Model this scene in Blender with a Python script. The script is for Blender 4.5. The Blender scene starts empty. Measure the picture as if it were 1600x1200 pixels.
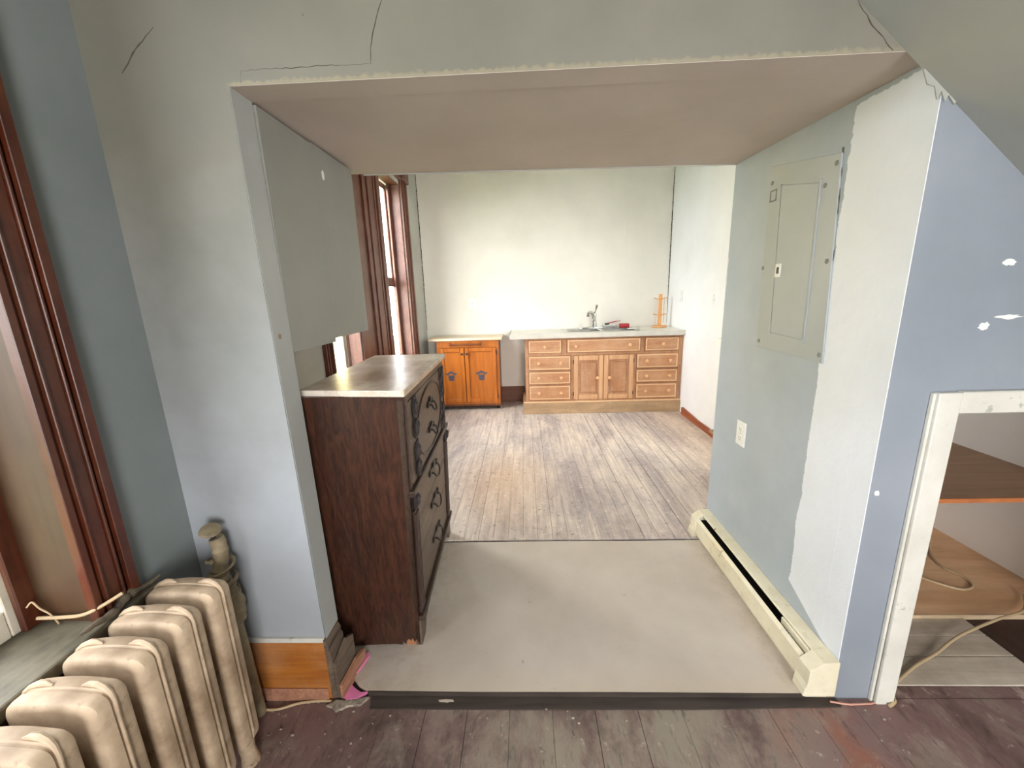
import bpy, bmesh, math, random
from mathutils import Vector, Matrix
random.seed(7)
sc = bpy.context.scene
COL = sc.collection

# ------------------------------------------------------------------ camera
cam_d = bpy.data.cameras.new('camera'); cam = bpy.data.objects.new('camera', cam_d); COL.objects.link(cam)
cam_d.sensor_width = 36; cam_d.lens = 621.854 / 1600 * 36; cam_d.clip_start = 0.02
rr = Vector((0.99907787, 0.02985084, -0.03085999)); uu = Vector((0.02350378, 0.22124556, 0.97493486))
bb = Vector((0.03593026, -0.97476116, 0.22033994))
m = Matrix((rr, uu, bb)).transposed().to_4x4(); m.translation = Vector((0, -1.091, 1.343))
cam.matrix_world = m
sc.camera = cam

# ------------------------------------------------------------------ light
w = bpy.data.worlds.new('world'); sc.world = w; w.use_nodes = True
bg = w.node_tree.nodes['Background']
bg.inputs[0].default_value = (0.96, 0.98, 1.0, 1)
bg.inputs[1].default_value = 24.0
def portal(name, loc, normal, sx, sy):
    d = bpy.data.lights.new(name, 'AREA'); d.shape = 'RECTANGLE'; d.size = sx; d.size_y = sy
    d.cycles.is_portal = True
    o = bpy.data.objects.new(name, d); COL.objects.link(o); o.location = loc
    o.rotation_euler = Vector(normal).to_track_quat('-Z', 'Y').to_euler()
    return o
portal('window_portal', (-1.30, -0.86, 1.48), (1, 0, 0), 1.16, 1.80)
portal('window_portal', (0.85, -3.38, 1.25), (0, 1, 0), 1.2, 1.6)
portal('window_portal', (1.455, 1.225, 1.875), (0, 1, 0), 0.41, 1.45)  # portal of the added far-room window
portal('window_portal', (-1.42, 1.56, 1.62), (1, 0, 0), 0.46, 1.60)
portal('window_portal', (-1.42, 2.77, 1.62), (1, 0, 0), 0.66, 1.60)
sc.view_settings.view_transform = 'Standard'; sc.view_settings.look = 'None'
sc.view_settings.gamma = 1; sc.view_settings.use_curve_mapping = False
sc.view_settings.exposure = 1.24

# ------------------------------------------------------------------ materials
def lin(c):
    return tuple(((x / 255) / 12.92 if x / 255 <= .04045 else ((x / 255 + .055) / 1.055) ** 2.4) for x in c)
class NT:
    def __init__(s, name):
        s.m = bpy.data.materials.new(name); s.m.use_nodes = True
        s.t = s.m.node_tree; s.b = s.t.nodes['Principled BSDF']
        s.co = s.t.nodes.new('ShaderNodeTexCoord').outputs['Object']
    def n(s, kind, **kw):
        x = s.t.nodes.new('ShaderNode' + kind)
        for k, v in kw.items(): setattr(x, k, v)
        return x
    def l(s, a, b): s.t.links.new(a, b)
    def mapping(s, scale=(1, 1, 1), loc=(0, 0, 0), rot=(0, 0, 0)):
        x = s.n('Mapping'); s.l(s.co, x.inputs[0]); x.inputs['Scale'].default_value = scale
        x.inputs['Location'].default_value = loc; x.inputs['Rotation'].default_value = rot
        return x.outputs[0]
    def noise(s, scale, detail=4, vec=None, rough=.55, dist=0):
        x = s.n('TexNoise'); x.inputs['Scale'].default_value = scale; x.inputs['Detail'].default_value = detail
        x.inputs['Roughness'].default_value = rough; x.inputs['Distortion'].default_value = dist
        s.l(vec if vec is not None else s.co, x.inputs['Vector']); return x.outputs['Fac']
    def ramp(s, fac, a, b):
        x = s.n('MapRange'); x.inputs['From Min'].default_value = a; x.inputs['From Max'].default_value = b
        s.l(fac, x.inputs['Value']); return x.outputs[0]
    def mix(s, fac, a, b):
        x = s.n('Mix', data_type='RGBA')
        if isinstance(fac, (int, float)): x.inputs[0].default_value = fac
        else: s.l(fac, x.inputs[0])
        for i, v in ((6, a), (7, b)):
            if isinstance(v, tuple): x.inputs[i].default_value = (*v, 1)
            else: s.l(v, x.inputs[i])
        return x.outputs[2]
    def math(s, op, a, b=0.0):
        x = s.n('Math', operation=op)
        for i, v in ((0, a), (1, b)):
            if isinstance(v, (int, float)): x.inputs[i].default_value = v
            else: s.l(v, x.inputs[i])
        return x.outputs[0]
    def xyz(s):
        x = s.n('SeparateXYZ'); s.l(s.co, x.inputs[0]); return x.outputs
    def bump(s, h, strength=.3, dist=.002):
        x = s.n('Bump'); x.inputs['Strength'].default_value = strength; x.inputs['Distance'].default_value = dist
        s.l(h, x.inputs['Height']); s.l(x.outputs[0], s.b.inputs['Normal'])
    def color(s, c):
        if isinstance(c, tuple): s.b.inputs['Base Color'].default_value = (*c, 1)
        else: s.l(c, s.b.inputs['Base Color'])
    def rough(s, r): s.b.inputs['Roughness'].default_value = r
MATS = {}
def plain(name, c, rough=.6, metal=0.0, var=.12, scale=12, bump=.1):
    if name in MATS: return MATS[name]
    t = NT(name); c1 = lin(c); c2 = tuple(x * (1 - var * 2) for x in c1)
    t.color(t.mix(t.ramp(t.noise(scale), .35, .7), c1, c2)); t.rough(rough)
    t.b.inputs['Metallic'].default_value = metal
    if bump: t.bump(t.noise(scale * 8), bump)
    MATS[name] = t.m; return t.m
def wood(name, c1, c2, axis='Z', scale=9, rough=.5, dust=None, dustamt=.5, spec=.5, stretch=.08, distort=1.0):
    if name in MATS: return MATS[name]
    t = NT(name); s = [1, 1, 1]; s['XYZ'.index(axis)] = stretch
    v = t.mapping(tuple(s)); n = t.noise(scale * 3, 6, v, .65, distort); n2 = t.noise(scale * 12, 3, v)
    k = t.math('ADD', t.math('MULTIPLY', n, .75), t.math('MULTIPLY', n2, .25))
    col = t.mix(t.ramp(k, .38, .62), lin(c1), lin(c2))
    if dust:
        col = t.mix(t.math('MULTIPLY', t.ramp(t.noise(6, 6, rough=.7), .4, .65), dustamt), col, lin(dust))
    t.color(col); t.rough(rough); t.b.inputs['Specular IOR Level'].default_value = spec
    t.bump(n, .25, .001); MATS[name] = t.m; return t.m
def paint(name, c, c2=None, speck=True, rough=.55, scale=2.2, bump=.35, amt=1.0, wear=None, thr=.66, ws=14):
    if name in MATS: return MATS[name]
    t = NT(name); c1 = lin(c); c2 = lin(c2) if c2 else tuple(x * .9 for x in c1)
    col = t.mix(t.math('MULTIPLY', t.ramp(t.noise(scale, 5, rough=.6), .35, .68), amt), c1, c2)
    if speck:
        v = t.n('TexVoronoi'); v.inputs['Scale'].default_value = 9; t.l(t.co, v.inputs['Vector'])
        d = t.ramp(v.outputs['Distance'], .035, .02)
        g = t.ramp(t.noise(3.1, 2), .55, .6)
        col = t.mix(t.math('MULTIPLY', t.math('MULTIPLY', d, g), .5), col, tuple(x * .35 for x in c1))
    if wear:
        wn = t.noise(ws, 7, rough=.72)
        col = t.mix(t.math('MULTIPLY', t.ramp(wn, thr, thr + .03), .8), col, lin(wear))
        gn = t.noise(ws * 3.1, 5, rough=.7)
        col = t.mix(t.math('MULTIPLY', t.ramp(gn, .60, .70), .35), col, lin(wear))
    t.color(col); t.rough(rough); t.bump(t.noise(26, 5, rough=.6), bump, .002)
    MATS[name] = t.m; return t.m

def zgrad(t, z0, z1):  # paint tone that changes with the height on the wall
    return t.ramp(t.xyz()[2], z0, z1)
def mat_front_wall():
    # pale blue-grey paint, warm dim upper light painted in, yellowed edge above the opening
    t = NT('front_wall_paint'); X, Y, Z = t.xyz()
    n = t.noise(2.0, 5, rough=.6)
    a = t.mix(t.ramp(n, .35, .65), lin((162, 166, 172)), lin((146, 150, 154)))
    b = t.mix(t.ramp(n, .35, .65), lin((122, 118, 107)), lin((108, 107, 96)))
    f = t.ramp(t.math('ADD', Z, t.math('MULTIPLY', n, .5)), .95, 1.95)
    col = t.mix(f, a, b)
    right = t.ramp(X, .93, 1.0)
    c = t.mix(t.ramp(n, .35, .65), lin((138, 144, 153)), lin((126, 133, 142)))
    col = t.mix(right, col, c)
    # yellowed, crumbling strip just above the lintel edge
    e = t.math('ADD', Z, t.math('MULTIPLY', t.noise(60, 3), -.03))
    edge = t.math('MULTIPLY', t.math('MULTIPLY', t.ramp(e, 1.858, 1.850), t.ramp(e, 1.835, 1.838)), t.ramp(X, -.72, -.70))
    edge = t.math('MULTIPLY', edge, t.ramp(X, .95, .8))
    col = t.mix(t.math('MULTIPLY', edge, .5), col, lin((158, 147, 118)))
    v = t.n('TexVoronoi'); v.inputs['Scale'].default_value = 11; t.l(t.co, v.inputs['Vector'])
    d = t.math('MULTIPLY', t.ramp(v.outputs['Distance'], .04, .02), t.ramp(t.noise(3.1, 2), .56, .6))
    col = t.mix(t.math('MULTIPLY', d, .6), col, lin((80, 76, 68)))
    t.color(col); t.rough(.55); t.bump(t.noise(22, 6, rough=.6), .4, .002); return t.m
def mat_passage_right():
    # blue-grey coat with a ragged band of white primer near the front edge
    t = NT('passage_wall_paint'); X, Y, Z = t.xyz()
    n = t.noise(2.4, 5, rough=.6); r = t.noise(38, 4, rough=.7); r2 = t.noise(5, 3)
    blue = t.mix(t.ramp(n, .3, .7), lin((176, 186, 196)), lin((160, 171, 180)))
    white = t.mix(t.ramp(n, .3, .7), lin((230, 236, 246)), lin((218, 224, 232)))
    lim = t.math('ADD', Y, t.math('ADD', t.math('MULTIPLY', r, .022), t.math('MULTIPLY', r2, .03)))
    f1 = t.ramp(lim, .291, .288)
    top = t.math('ADD', Z, t.math('MULTIPLY', r, .02))
    f2 = t.ramp(top, 1.862, 1.860)
    f = t.math('MULTIPLY', f1, f2)
    low = t.ramp(t.math('SUBTRACT', Z, t.math('MULTIPLY', Y, .45)), .118, .125)
    f = t.math('MULTIPLY', f, low)
    col = t.mix(f, blue, white)
    v = t.n('TexVoronoi'); v.inputs['Scale'].default_value = 8; t.l(t.co, v.inputs['Vector'])
    d = t.math('MULTIPLY', t.ramp(v.outputs['Distance'], .04, .02), t.ramp(t.noise(3.1, 2), .5, .56))
    col = t.mix(t.math('MULTIPLY', d, .4), col, lin((90, 92, 92)))
    t.color(col); t.rough(.5)
    t.bump(t.math('ADD', t.noise(26, 5, rough=.6), t.math('MULTIPLY', f, .8)), .4, .003); return t.m
def mat_board_far():
    t = NT('worn_far_boards'); inf = t.n('ObjectInfo'); 
    v = t.n('Mapping'); geo = t.n('NewGeometry'); t.l(geo.outputs['Position'], v.inputs[0]); v.inputs['Scale'].default_value = (1, .3, 1)
    v2 = t.n('Mapping'); t.l(geo.outputs['Position'], v2.inputs[0]); v2.inputs['Scale'].default_value = (1, .06, 1)
    n = t.noise(3.2, 8, v.outputs[0], .72, .4); g = t.noise(42, 5, v2.outputs[0], .6); p = t.noise(1.3, 3, geo.outputs['Position'])
    s = t.noise(30, 5, geo.outputs['Position'], .75)
    col = t.mix(t.ramp(n, .40, .58), lin((168, 156, 154)), lin((214, 200, 188)))
    col = t.mix(t.math('MULTIPLY', t.ramp(g, .42, .7), .4), col, lin((112, 98, 90)))
    X = t.n('SeparateXYZ'); t.l(geo.outputs['Position'], X.inputs[0])
    side = t.ramp(X.outputs[0], 1.05, 1.55)
    col = t.mix(t.math('MULTIPLY', side, .5), col, lin((170, 140, 112)))
    dx = t.math('SUBTRACT', X.outputs[0], -.18); dy = t.math('MULTIPLY', t.math('SUBTRACT', X.outputs[1], 1.55), .6)
    rd = t.math('SQRT', t.math('ADD', t.math('MULTIPLY', dx, dx), t.math('MULTIPLY', dy, dy)))
    worn = t.math('MULTIPLY', t.ramp(t.math('ADD', rd, t.math('MULTIPLY', n, .3)), .6, .2), .55)  # sun patch on the floor, painted in as a warmer board tone
    col = t.mix(worn, col, lin((196, 160, 122)))
    col = t.mix(t.math('MULTIPLY', t.ramp(s, .60, .66), .7), col, lin((228, 220, 210)))
    col = t.mix(t.math('MULTIPLY', t.ramp(s, .40, .34), .7), col, lin((92, 80, 76)))
    t.color(col); t.rough(.62); t.bump(g, .4, .002); return t.m
def mat_board_near():
    t = NT('worn_near_boards'); geo = t.n('NewGeometry'); P = geo.outputs['Position']
    v = t.n('Mapping'); t.l(P, v.inputs[0]); v.inputs['Scale'].default_value = (1, .6, 1)
    v2 = t.n('Mapping'); t.l(P, v2.inputs[0]); v2.inputs['Scale'].default_value = (1, .3, 1)
    n = t.noise(3.4, 8, v.outputs[0], .7, .6); g = t.noise(45, 5, v2.outputs[0], .65); s = t.noise(26, 5, P, .75)
    X = t.n('SeparateXYZ'); t.l(P, X.inputs[0])
    red = lin((122, 96, 92)); grey = lin((140, 130, 116)); dark = lin((58, 48, 44))
    mid = t.math('MULTIPLY', t.ramp(X.outputs[0], -.5, -.1), t.ramp(X.outputs[0], .95, .55))
    col = t.mix(t.math('MULTIPLY', mid, t.ramp(t.math('ADD', n, t.math('MULTIPLY', g, .4)), .58, .78)), red, grey)
    col = t.mix(t.math('MULTIPLY', t.ramp(n, .52, .38), .6), col, dark)
    right = t.math('MULTIPLY', t.ramp(X.outputs[0], 1.05, 1.3), t.ramp(t.noise(7, 6, v.outputs[0], .7), .56, .6))
    col = t.mix(t.math('MULTIPLY', right, .7), col, lin((176, 156, 146)))
    org = t.math('MULTIPLY', t.math('MULTIPLY', t.ramp(X.outputs[0], .7, .85), t.ramp(X.outputs[0], 1.15, .95)), t.ramp(t.noise(9, 4, v.outputs[0]), .45, .6))
    col = t.mix(t.math('MULTIPLY', org, .6), col, lin((140, 84, 58)))
    col = t.mix(t.math('MULTIPLY', t.ramp(s, .62, .67), .6), col, lin((186, 174, 160)))
    col = t.mix(t.math('MULTIPLY', t.ramp(t.noise(5.5, 7, v.outputs[0], .75, .8), .52, .62), .45), col, lin((146, 134, 120)))
    col = t.mix(t.math('MULTIPLY', t.ramp(g, .56, .68), .55), col, dark)
    t.color(col); t.rough(.5); t.bump(g, .4, .002); return t.m
def mat_panel_floor():
    t = NT('painted_floor_panel'); n = t.noise(3.0, 6, rough=.6); s = t.noise(24, 5, rough=.75)
    col = t.mix(t.ramp(n, .35, .7), lin((196, 186, 176)), lin((180, 169, 158)))
    col = t.mix(t.math('MULTIPLY', t.ramp(s, .66, .71), .6), col, lin((120, 108, 94)))
    ed = t.math('ADD', t.ramp(t.xyz()[0], .80, .90), t.ramp(t.xyz()[0], -.30, -.46)); col = t.mix(t.math('MULTIPLY', t.math('MULTIPLY', ed, t.ramp(t.noise(17, 6, rough=.7), .45, .62)), .35), col, lin((150, 132, 104)))  # edges by heater and chest darkened for dirt and painted shade
    col = t.mix(t.math('MULTIPLY', t.ramp(t.xyz()[1], .10, .0), .25), col, lin((196, 176, 140)))
    t.color(col); t.rough(.42); t.bump(t.noise(9, 4), .25, .002); return t.m
def mat_glass(name='window_glass', tint=(.93, .95, .93)):
    t = NT(name); t.b.inputs['Base Color'].default_value = (1, 1, 1, 1)
    tr = t.n('BsdfTransparent'); tr.inputs[0].default_value = (*tint, 1); gl = t.n('BsdfGlossy'); gl.inputs['Roughness'].default_value = .03
    fr = t.n('Fresnel'); fr.inputs[0].default_value = 1.45; mx = t.n('MixShader')
    ge = t.n('NewGeometry'); t.l(t.math('MULTIPLY', fr.outputs[0], t.math('SUBTRACT', 1.0, ge.outputs['Backfacing'])), mx.inputs[0]); t.l(tr.outputs[0], mx.inputs[1]); t.l(gl.outputs[0], mx.inputs[2])
    t.l(mx.outputs[0], t.t.nodes['Material Output'].inputs[0]); return t.m

M_front = mat_front_wall(); M_pass = mat_passage_right(); M_bfar = mat_board_far(); M_bnear = mat_board_near(); M_panel = mat_panel_floor(); M_glass = mat_glass(); M_glassd = mat_glass('tinted_near_glass', (.40, .40, .40)); M_glassb = mat_glass('tinted_back_glass', (.76, .75, .74)); M_glassf = mat_glass('tinted_far_glass', (.66, .66, .65))  # glass tints are set to balance daylight between near and far rooms
M_blue = paint('blue_side_wall', (128, 134, 134), (116, 122, 122))
M_left = paint('passage_left_shade', (170, 172, 168), (156, 158, 154))
M_far = paint('far_room_paint', (232, 227, 216), (223, 218, 207), rough=.6)
M_farr = paint('far_right_paint', (240, 242, 244), (232, 234, 236), rough=.6)
M_fleft = paint('far_left_paint', (180, 180, 172), (160, 160, 152), rough=.6)
M_soff = paint('soffit_board', (186, 175, 165), (174, 163, 153), speck=False, rough=.7)
M_slope = paint('stair_slope_plaster', (164, 165, 158), (150, 151, 145), speck=False)
M_ceil = plain('ceiling_paint', (200, 196, 186), .7)
M_cabdoor = paint('upper_cabinet_paint', (140, 140, 133), (131, 131, 124), rough=.45, bump=.1)
M_redwood = wood('red_varnished_trim', (92, 40, 20), (62, 26, 14), 'Z', 8, .35, dust=(120, 84, 60), dustamt=.25)
M_jamb = wood('golden_jamb', (74, 48, 26), (56, 34, 18), 'Z', 5, .5, dust=(84, 66, 42), dustamt=.35)
M_fartrim = wood('far_window_trim', (112, 62, 46), (84, 42, 32), 'Z', 8, .4, dust=(150, 120, 104), dustamt=.25)
M_base = wood('orange_baseboard', (178, 112, 44), (142, 80, 30), 'X', 6, .4, dust=(180, 150, 120), dustamt=.3)
M_baseback = wood('brown_baseboard', (128, 82, 56), (96, 58, 40), 'X', 6, .5)
M_basered = wood('red_brown_baseboard', (168, 92, 52), (132, 66, 38), 'Y', 6, .5)
M_rawgrey = wood('grey_split_lumber', (112, 96, 80), (76, 62, 52), 'Y', 12, .7)
M_rawpink = wood('pinkish_split_lumber', (176, 128, 100), (140, 94, 74), 'Y', 12, .7)
M_sill = wood('worn_sill', (104, 98, 80), (80, 76, 64), 'Y', 8, .55, dust=(150, 140, 118), dustamt=.45)
M_chest = wood('dark_chest_side', (74, 43, 29), (38, 21, 14), 'Z', 16, .38, stretch=.14, distort=1.6)
M_chestf = wood('dusty_chest_front', (104, 88, 74), (80, 66, 54), 'Y', 8, .45)
M_chestd = wood('dark_chest_moulding', (66, 48, 40), (46, 32, 27), 'Z', 10, .4)
M_chestorn = plain('carved_ornament', (54, 47, 48), .5, var=.3, scale=60)
M_chesttop = wood('dusty_lit_chest_top', (204, 184, 162), (160, 138, 116), 'Y', 5, .28, dust=(238, 229, 216), dustamt=.85)  # pale from dust, with the window's reflection added to the colour
M_chip = wood('bare_split_wood', (178, 128, 90), (150, 100, 70), 'Z', 12, .7)
M_bigcab = wood('stripped_pine', (186, 134, 92), (166, 112, 74), 'X', 6, .5, dust=(208, 172, 138), dustamt=.4)
M_bigcabv = wood('stripped_pine_upright', (174, 122, 82), (148, 98, 64), 'Z', 6, .5, dust=(206, 168, 134), dustamt=.4)
M_bigedge = wood('pale_pine_edge', (226, 188, 148), (208, 166, 124), 'X', 6, .5)
M_bigframe = wood('pine_door_frame', (206, 160, 118), (186, 138, 98), 'Z', 6, .5)
M_plinth = wood('greyed_pine_plinth', (184, 152, 116), (160, 128, 96), 'X', 5, .6, dust=(112, 90, 68), dustamt=.35)
M_knob = wood('pine_knob', (222, 174, 128), (204, 152, 108), 'X', 10, .4)
M_smcab = wood('amber_pine', (190, 110, 34), (162, 86, 22), 'Z', 5, .35)
M_smcabd = wood('dark_side_pine', (120, 66, 30), (96, 50, 24), 'Z', 5, .4)
M_smtop = wood('pale_wood_top', (222, 206, 178), (206, 186, 156), 'X', 5, .45)
M_lam = plain('white_laminate', (222, 218, 206), .35, var=.04, bump=0)
M_lamedge = plain('laminate_edge', (198, 192, 180), .4, var=.05, bump=0)
M_black = plain('black_metal', (30, 26, 24), .4, var=.1)
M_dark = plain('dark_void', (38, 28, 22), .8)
M_steel = plain('stainless_steel', (190, 188, 182), .22, 1.0, var=.05, bump=0)
M_chrome = plain('chrome', (215, 215, 212), .12, 1.0, var=.02, bump=0)
M_red = plain('red_plastic', (176, 28, 40), .45)
M_beech = wood('beech_mug_tree', (226, 168, 108), (206, 146, 88), 'Z', 8, .4)
M_ivory = plain('ivory_plastic', (232, 234, 232), .35, var=.03, bump=0)
M_white = paint('white_gloss_trim', (210, 208, 199), (196, 193, 183), speck=True, rough=.4, scale=6, wear=(150, 152, 138), thr=.62)
M_panelm = paint('panel_cover_paint', (172, 179, 183), (162, 169, 172), rough=.4, bump=.1)
M_screw = plain('dull_screw', (128, 128, 122), .5)
M_heat = paint('cream_enamel', (228, 222, 200), (212, 203, 176), speck=True, rough=.4, scale=8, wear=(150, 128, 92), thr=.64, ws=11)
M_rad = paint('radiator_paint', (194, 172, 146), (132, 110, 86), speck=True, rough=.62, scale=7, bump=.3, wear=(104, 84, 62), thr=.645, ws=16)
M_wrap = paint('grimy_pipe_wrap', (150, 136, 108), (112, 98, 76), speck=False, rough=.7, scale=18, bump=.8)
M_thresh = wood('dark_threshold', (72, 62, 56), (52, 44, 40), 'X', 10, .5)
M_pink = plain('pink_foam', (232, 130, 178), .8)
M_plaster = plain('crumbled_plaster', (176, 162, 146), .9, var=.3, scale=70, bump=.8)
M_barepl = plain('bare_brown_plaster', (150, 134, 112), .9, var=.15, scale=30)
M_ply = wood('plywood', (228, 186, 144), (204, 158, 116), 'X', 4, .6, dust=(232, 202, 168), dustamt=.3)
M_plyd = wood('plywood_shelf', (172, 138, 110), (150, 118, 92), 'X', 4, .6)
M_plyedge = plain('plywood_edge', (196, 118, 66), .7)
M_plyedge2 = plain('pale_plywood_edge', (206, 180, 148), .7)
M_greypl = wood('grey_painted_planks', (206, 194, 178), (180, 168, 150), 'X', 5, .6, dust=(120, 106, 90), dustamt=.35)
M_brownpl = wood('dark_brown_boards', (66, 42, 32), (46, 28, 22), 'Y', 6, .6)
M_closet = paint('closet_plaster', (248, 243, 235), (242, 236, 227), speck=False)
M_cord = plain('cream_cord', (188, 164, 128), .5, var=.05)
M_pinkwire = plain('pinkish_wire', (206, 150, 130), .5)
M_crack = plain('crack_shadow', (70, 62, 54), .9, var=0, bump=0)
M_caulk = plain('ragged_caulk', (120, 114, 100), .9, var=.4, scale=40)
M_patch = plain('white_spackle', (222, 224, 222), .7, var=.03)
M_sashw = plain('white_sash', (216, 208, 190), .5)
M_decal = plain('dark_blue_grey_decal', (78, 76, 92), .6, var=.2, scale=80)
M_rag = plain('grimy_rag', (110, 98, 82), .9, var=.3, scale=30, bump=.6)
M_outer = plain('outdoor_render', (226, 206, 150), .9)
M_grass = plain('outdoor_ground', (96, 112, 70), .9)

# ------------------------------------------------------------------ mesh helpers
class MB:
    def __init__(s): s.bm = bmesh.new()
    def box(s, x0, x1, y0, y1, z0, z1, bev=0, seg=1):
        bm = s.bm
        v = [bm.verts.new((x, y, z)) for x in (x0, x1) for y in (y0, y1) for z in (z0, z1)]
        fs = [(0, 1, 3, 2), (4, 6, 7, 5), (0, 4, 5, 1), (2, 3, 7, 6), (0, 2, 6, 4), (1, 5, 7, 3)]
        f = [bm.faces.new([v[i] for i in q]) for q in fs]
        if bev:
            es = list({e for q in f for e in q.edges})
            bmesh.ops.bevel(bm, geom=es, offset=bev, segments=seg, affect='EDGES', profile=.5)
        return s
    def prism(s, pts, axis, a, b, bev=0):
        # pts 2D in the remaining axes (order XYZ without axis), extruded a..b
        def P(p, t):
            if axis == 'Y': return (p[0], t, p[1])
            if axis == 'X': return (t, p[0], p[1])
            return (p[0], p[1], t)
        bm = s.bm
        A = [bm.verts.new(P(p, a)) for p in pts]; B = [bm.verts.new(P(p, b)) for p in pts]
        n = len(pts); f = [bm.faces.new(A), bm.faces.new(B[::-1])]
        for i in range(n): f.append(bm.faces.new((A[i], B[i], B[(i + 1) % n], A[(i + 1) % n])))
        if bev:
            es = list({e for q in f for e in q.edges})
            bmesh.ops.bevel(bm, geom=es, offset=bev, segments=2, affect='EDGES', profile=.5)
        return s
    def tube(s, pts, r, n=10, cap=True):
        pts = [Vector(p) for p in pts]; rs = r if isinstance(r, (list, tuple)) else [r] * len(pts)
        bm = s.bm; rings = []; up = None
        for i, p in enumerate(pts):
            d = (pts[min(i + 1, len(pts) - 1)] - pts[max(i - 1, 0)]).normalized()
            if up is None: up = Vector((0, 0, 1)) if abs(d.z) < .9 else Vector((1, 0, 0))
            a = d.cross(up).normalized(); b = a.cross(d).normalized(); up = b
            rings.append([bm.verts.new(p + (a * math.cos(t) + b * math.sin(t)) * rs[i]) for t in [2 * math.pi * k / n for k in range(n)]])
        for i in range(len(rings) - 1):
            for k in range(n):
                bm.faces.new((rings[i][k], rings[i][(k + 1) % n], rings[i + 1][(k + 1) % n], rings[i + 1][k]))
        if cap: bm.faces.new(rings[0][::-1]); bm.faces.new(rings[-1])
        return s
    def lathe(s, c, prof, axis='Z', n=20):
        c = Vector(c); bm = s.bm
        ax = {'Z': (Vector((1, 0, 0)), Vector((0, 1, 0)), Vector((0, 0, 1))), 'Y': (Vector((1, 0, 0)), Vector((0, 0, 1)), Vector((0, -1, 0))), 'X': (Vector((0, 1, 0)), Vector((0, 0, 1)), Vector((1, 0, 0)))}[axis]
        rings = []
        for r, h in prof:
            rings.append([bm.verts.new(c + ax[0] * r * math.cos(t) + ax[1] * r * math.sin(t) + ax[2] * h) for t in [2 * math.pi * k / n for k in range(n)]])
        for i in range(len(rings) - 1):
            for k in range(n): bm.faces.new((rings[i][k], rings[i][(k + 1) % n], rings[i + 1][(k + 1) % n], rings[i + 1][k]))
        bm.faces.new(rings[0][::-1]); bm.faces.new(rings[-1]); return s
    def ball(s, c, sx, sy, sz, seg=12):
        m = Matrix.Translation(c) @ Matrix.Diagonal((sx, sy, sz, 1))
        bmesh.ops.create_uvsphere(s.bm, u_segments=seg, v_segments=max(6, seg // 2), radius=1, matrix=m); return s
    def build(s, name, mat, parent=None, smooth=False, shear=None, origin=None):
        bm = s.bm
        if shear:
            for v in bm.verts: v.co.x += shear[0] * v.co.z; v.co.y += shear[1] * v.co.z
        bmesh.ops.recalc_face_normals(bm, faces=bm.faces)
        if origin is not None:
            for v in bm.verts: v.co -= Vector(origin)
        me = bpy.data.meshes.new(name); bm.to_mesh(me); bm.free()
        me.materials.append(mat)
        if smooth:
            me.polygons.foreach_set('use_smooth', [True] * len(me.polygons))
            try: me.set_sharp_from_angle(angle=math.radians(35))
            except Exception: pass
        o = bpy.data.objects.new(name, me); COL.objects.link(o)
        if origin is not None: o.location = origin
        if parent is not None: o.parent = parent
        return o
def tag(o, label, cat, group=None):
    o['label'] = label; o['category'] = cat
    if group: o['group'] = group
    return o
def thing(name, label, cat, loc=(0, 0, 0), rz=0, group=None):
    o = bpy.data.objects.new(name, None); COL.objects.link(o); o.location = loc; o.rotation_euler.z = rz
    o.empty_display_size = .05
    return tag(o, label, cat, group)
def struct(o, label=None):
    o['kind'] = 'structure'
    if label: o['label'] = label
    return o
def sempty(name, label=None):
    o = bpy.data.objects.new(name, None); COL.objects.link(o); return struct(o, label)
def B(x0, x1, y0, y1, z0, z1, bev=0, seg=1): return MB().box(x0, x1, y0, y1, z0, z1, bev, seg)

XR = .989
# ================================================================== STRUCTURE
# ---- near-room front wall (with passage opening and understair opening)
fw = MB()
fw.prism([(-1.30, -.02), (-.69, -.02), (-.712, 1.862), (-1.30, 1.862)], 'Y', 0, .083)
fw.prism([(-1.30, 1.862), (-.712, 1.862), (.863, 1.862), (2.6, 1.862), (2.6, 2.7), (-1.30, 2.7)], 'Y', 0, .083)
fw.prism([(.992, -.02), (1.172, -.02), (1.172, .99), (2.02, .99), (2.02, -.02), (2.6, -.02), (2.6, 1.862), (.991, 1.862)], 'Y', 0, .083)
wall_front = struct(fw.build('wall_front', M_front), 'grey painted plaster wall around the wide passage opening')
B(-.712, .99, .0012, .0834, 1.8605, 1.8625).build('lintel_board', M_soff, wall_front)
# left passage face strip, its shade put in as a greyer tone
MB().prism([(-.6895, .235), (-.6885, .235), (-.7105, 1.862), (-.7115, 1.862)], 'Y', .0005, .0835).build('jamb_facing', M_left, wall_front)
MB().tube([(-.704, .03, 1.245), (-.701, .03, 1.245)], .008, 8).build('hook_plate', M_barepl, wall_front)
# cracks
def crack(pts, r=.0013, par=wall_front, nm='crack'):
    out = []
    for i in range(len(pts) - 1):
        a, b = Vector(pts[i]), Vector(pts[i + 1]); k = max(2, int((b - a).length / .012))
        for j in range(k):
            p = a.lerp(b, j / k)
            if 0 < j: p += Vector((random.uniform(-.002, .002), 0, random.uniform(-.002, .002)))
            out.append(p)
    out.append(Vector(pts[-1]))
    n = len(out); rs = [r * (.35 + .65 * math.sin(math.pi * (i + .5) / n)) * random.uniform(.6, 1.3) for i in range(n)]
    return MB().tube(out, rs, 5).build(nm, M_crack, par)
crack([(-.972, 0, 1.900), (-.935, 0, 1.94), (-.871, 0, 1.992)], .0017)
crack([(-.313, 0, 2.03), (-.335, 0, 1.975), (-.352, 0, 1.925), (-.355, 0, 1.892)], .0012)
crack([(-.355, 0, 1.892), (-.50, 0, 1.893), (-.674, 0, 1.892), (-.680, 0, 1.866)], .0008)
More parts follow.
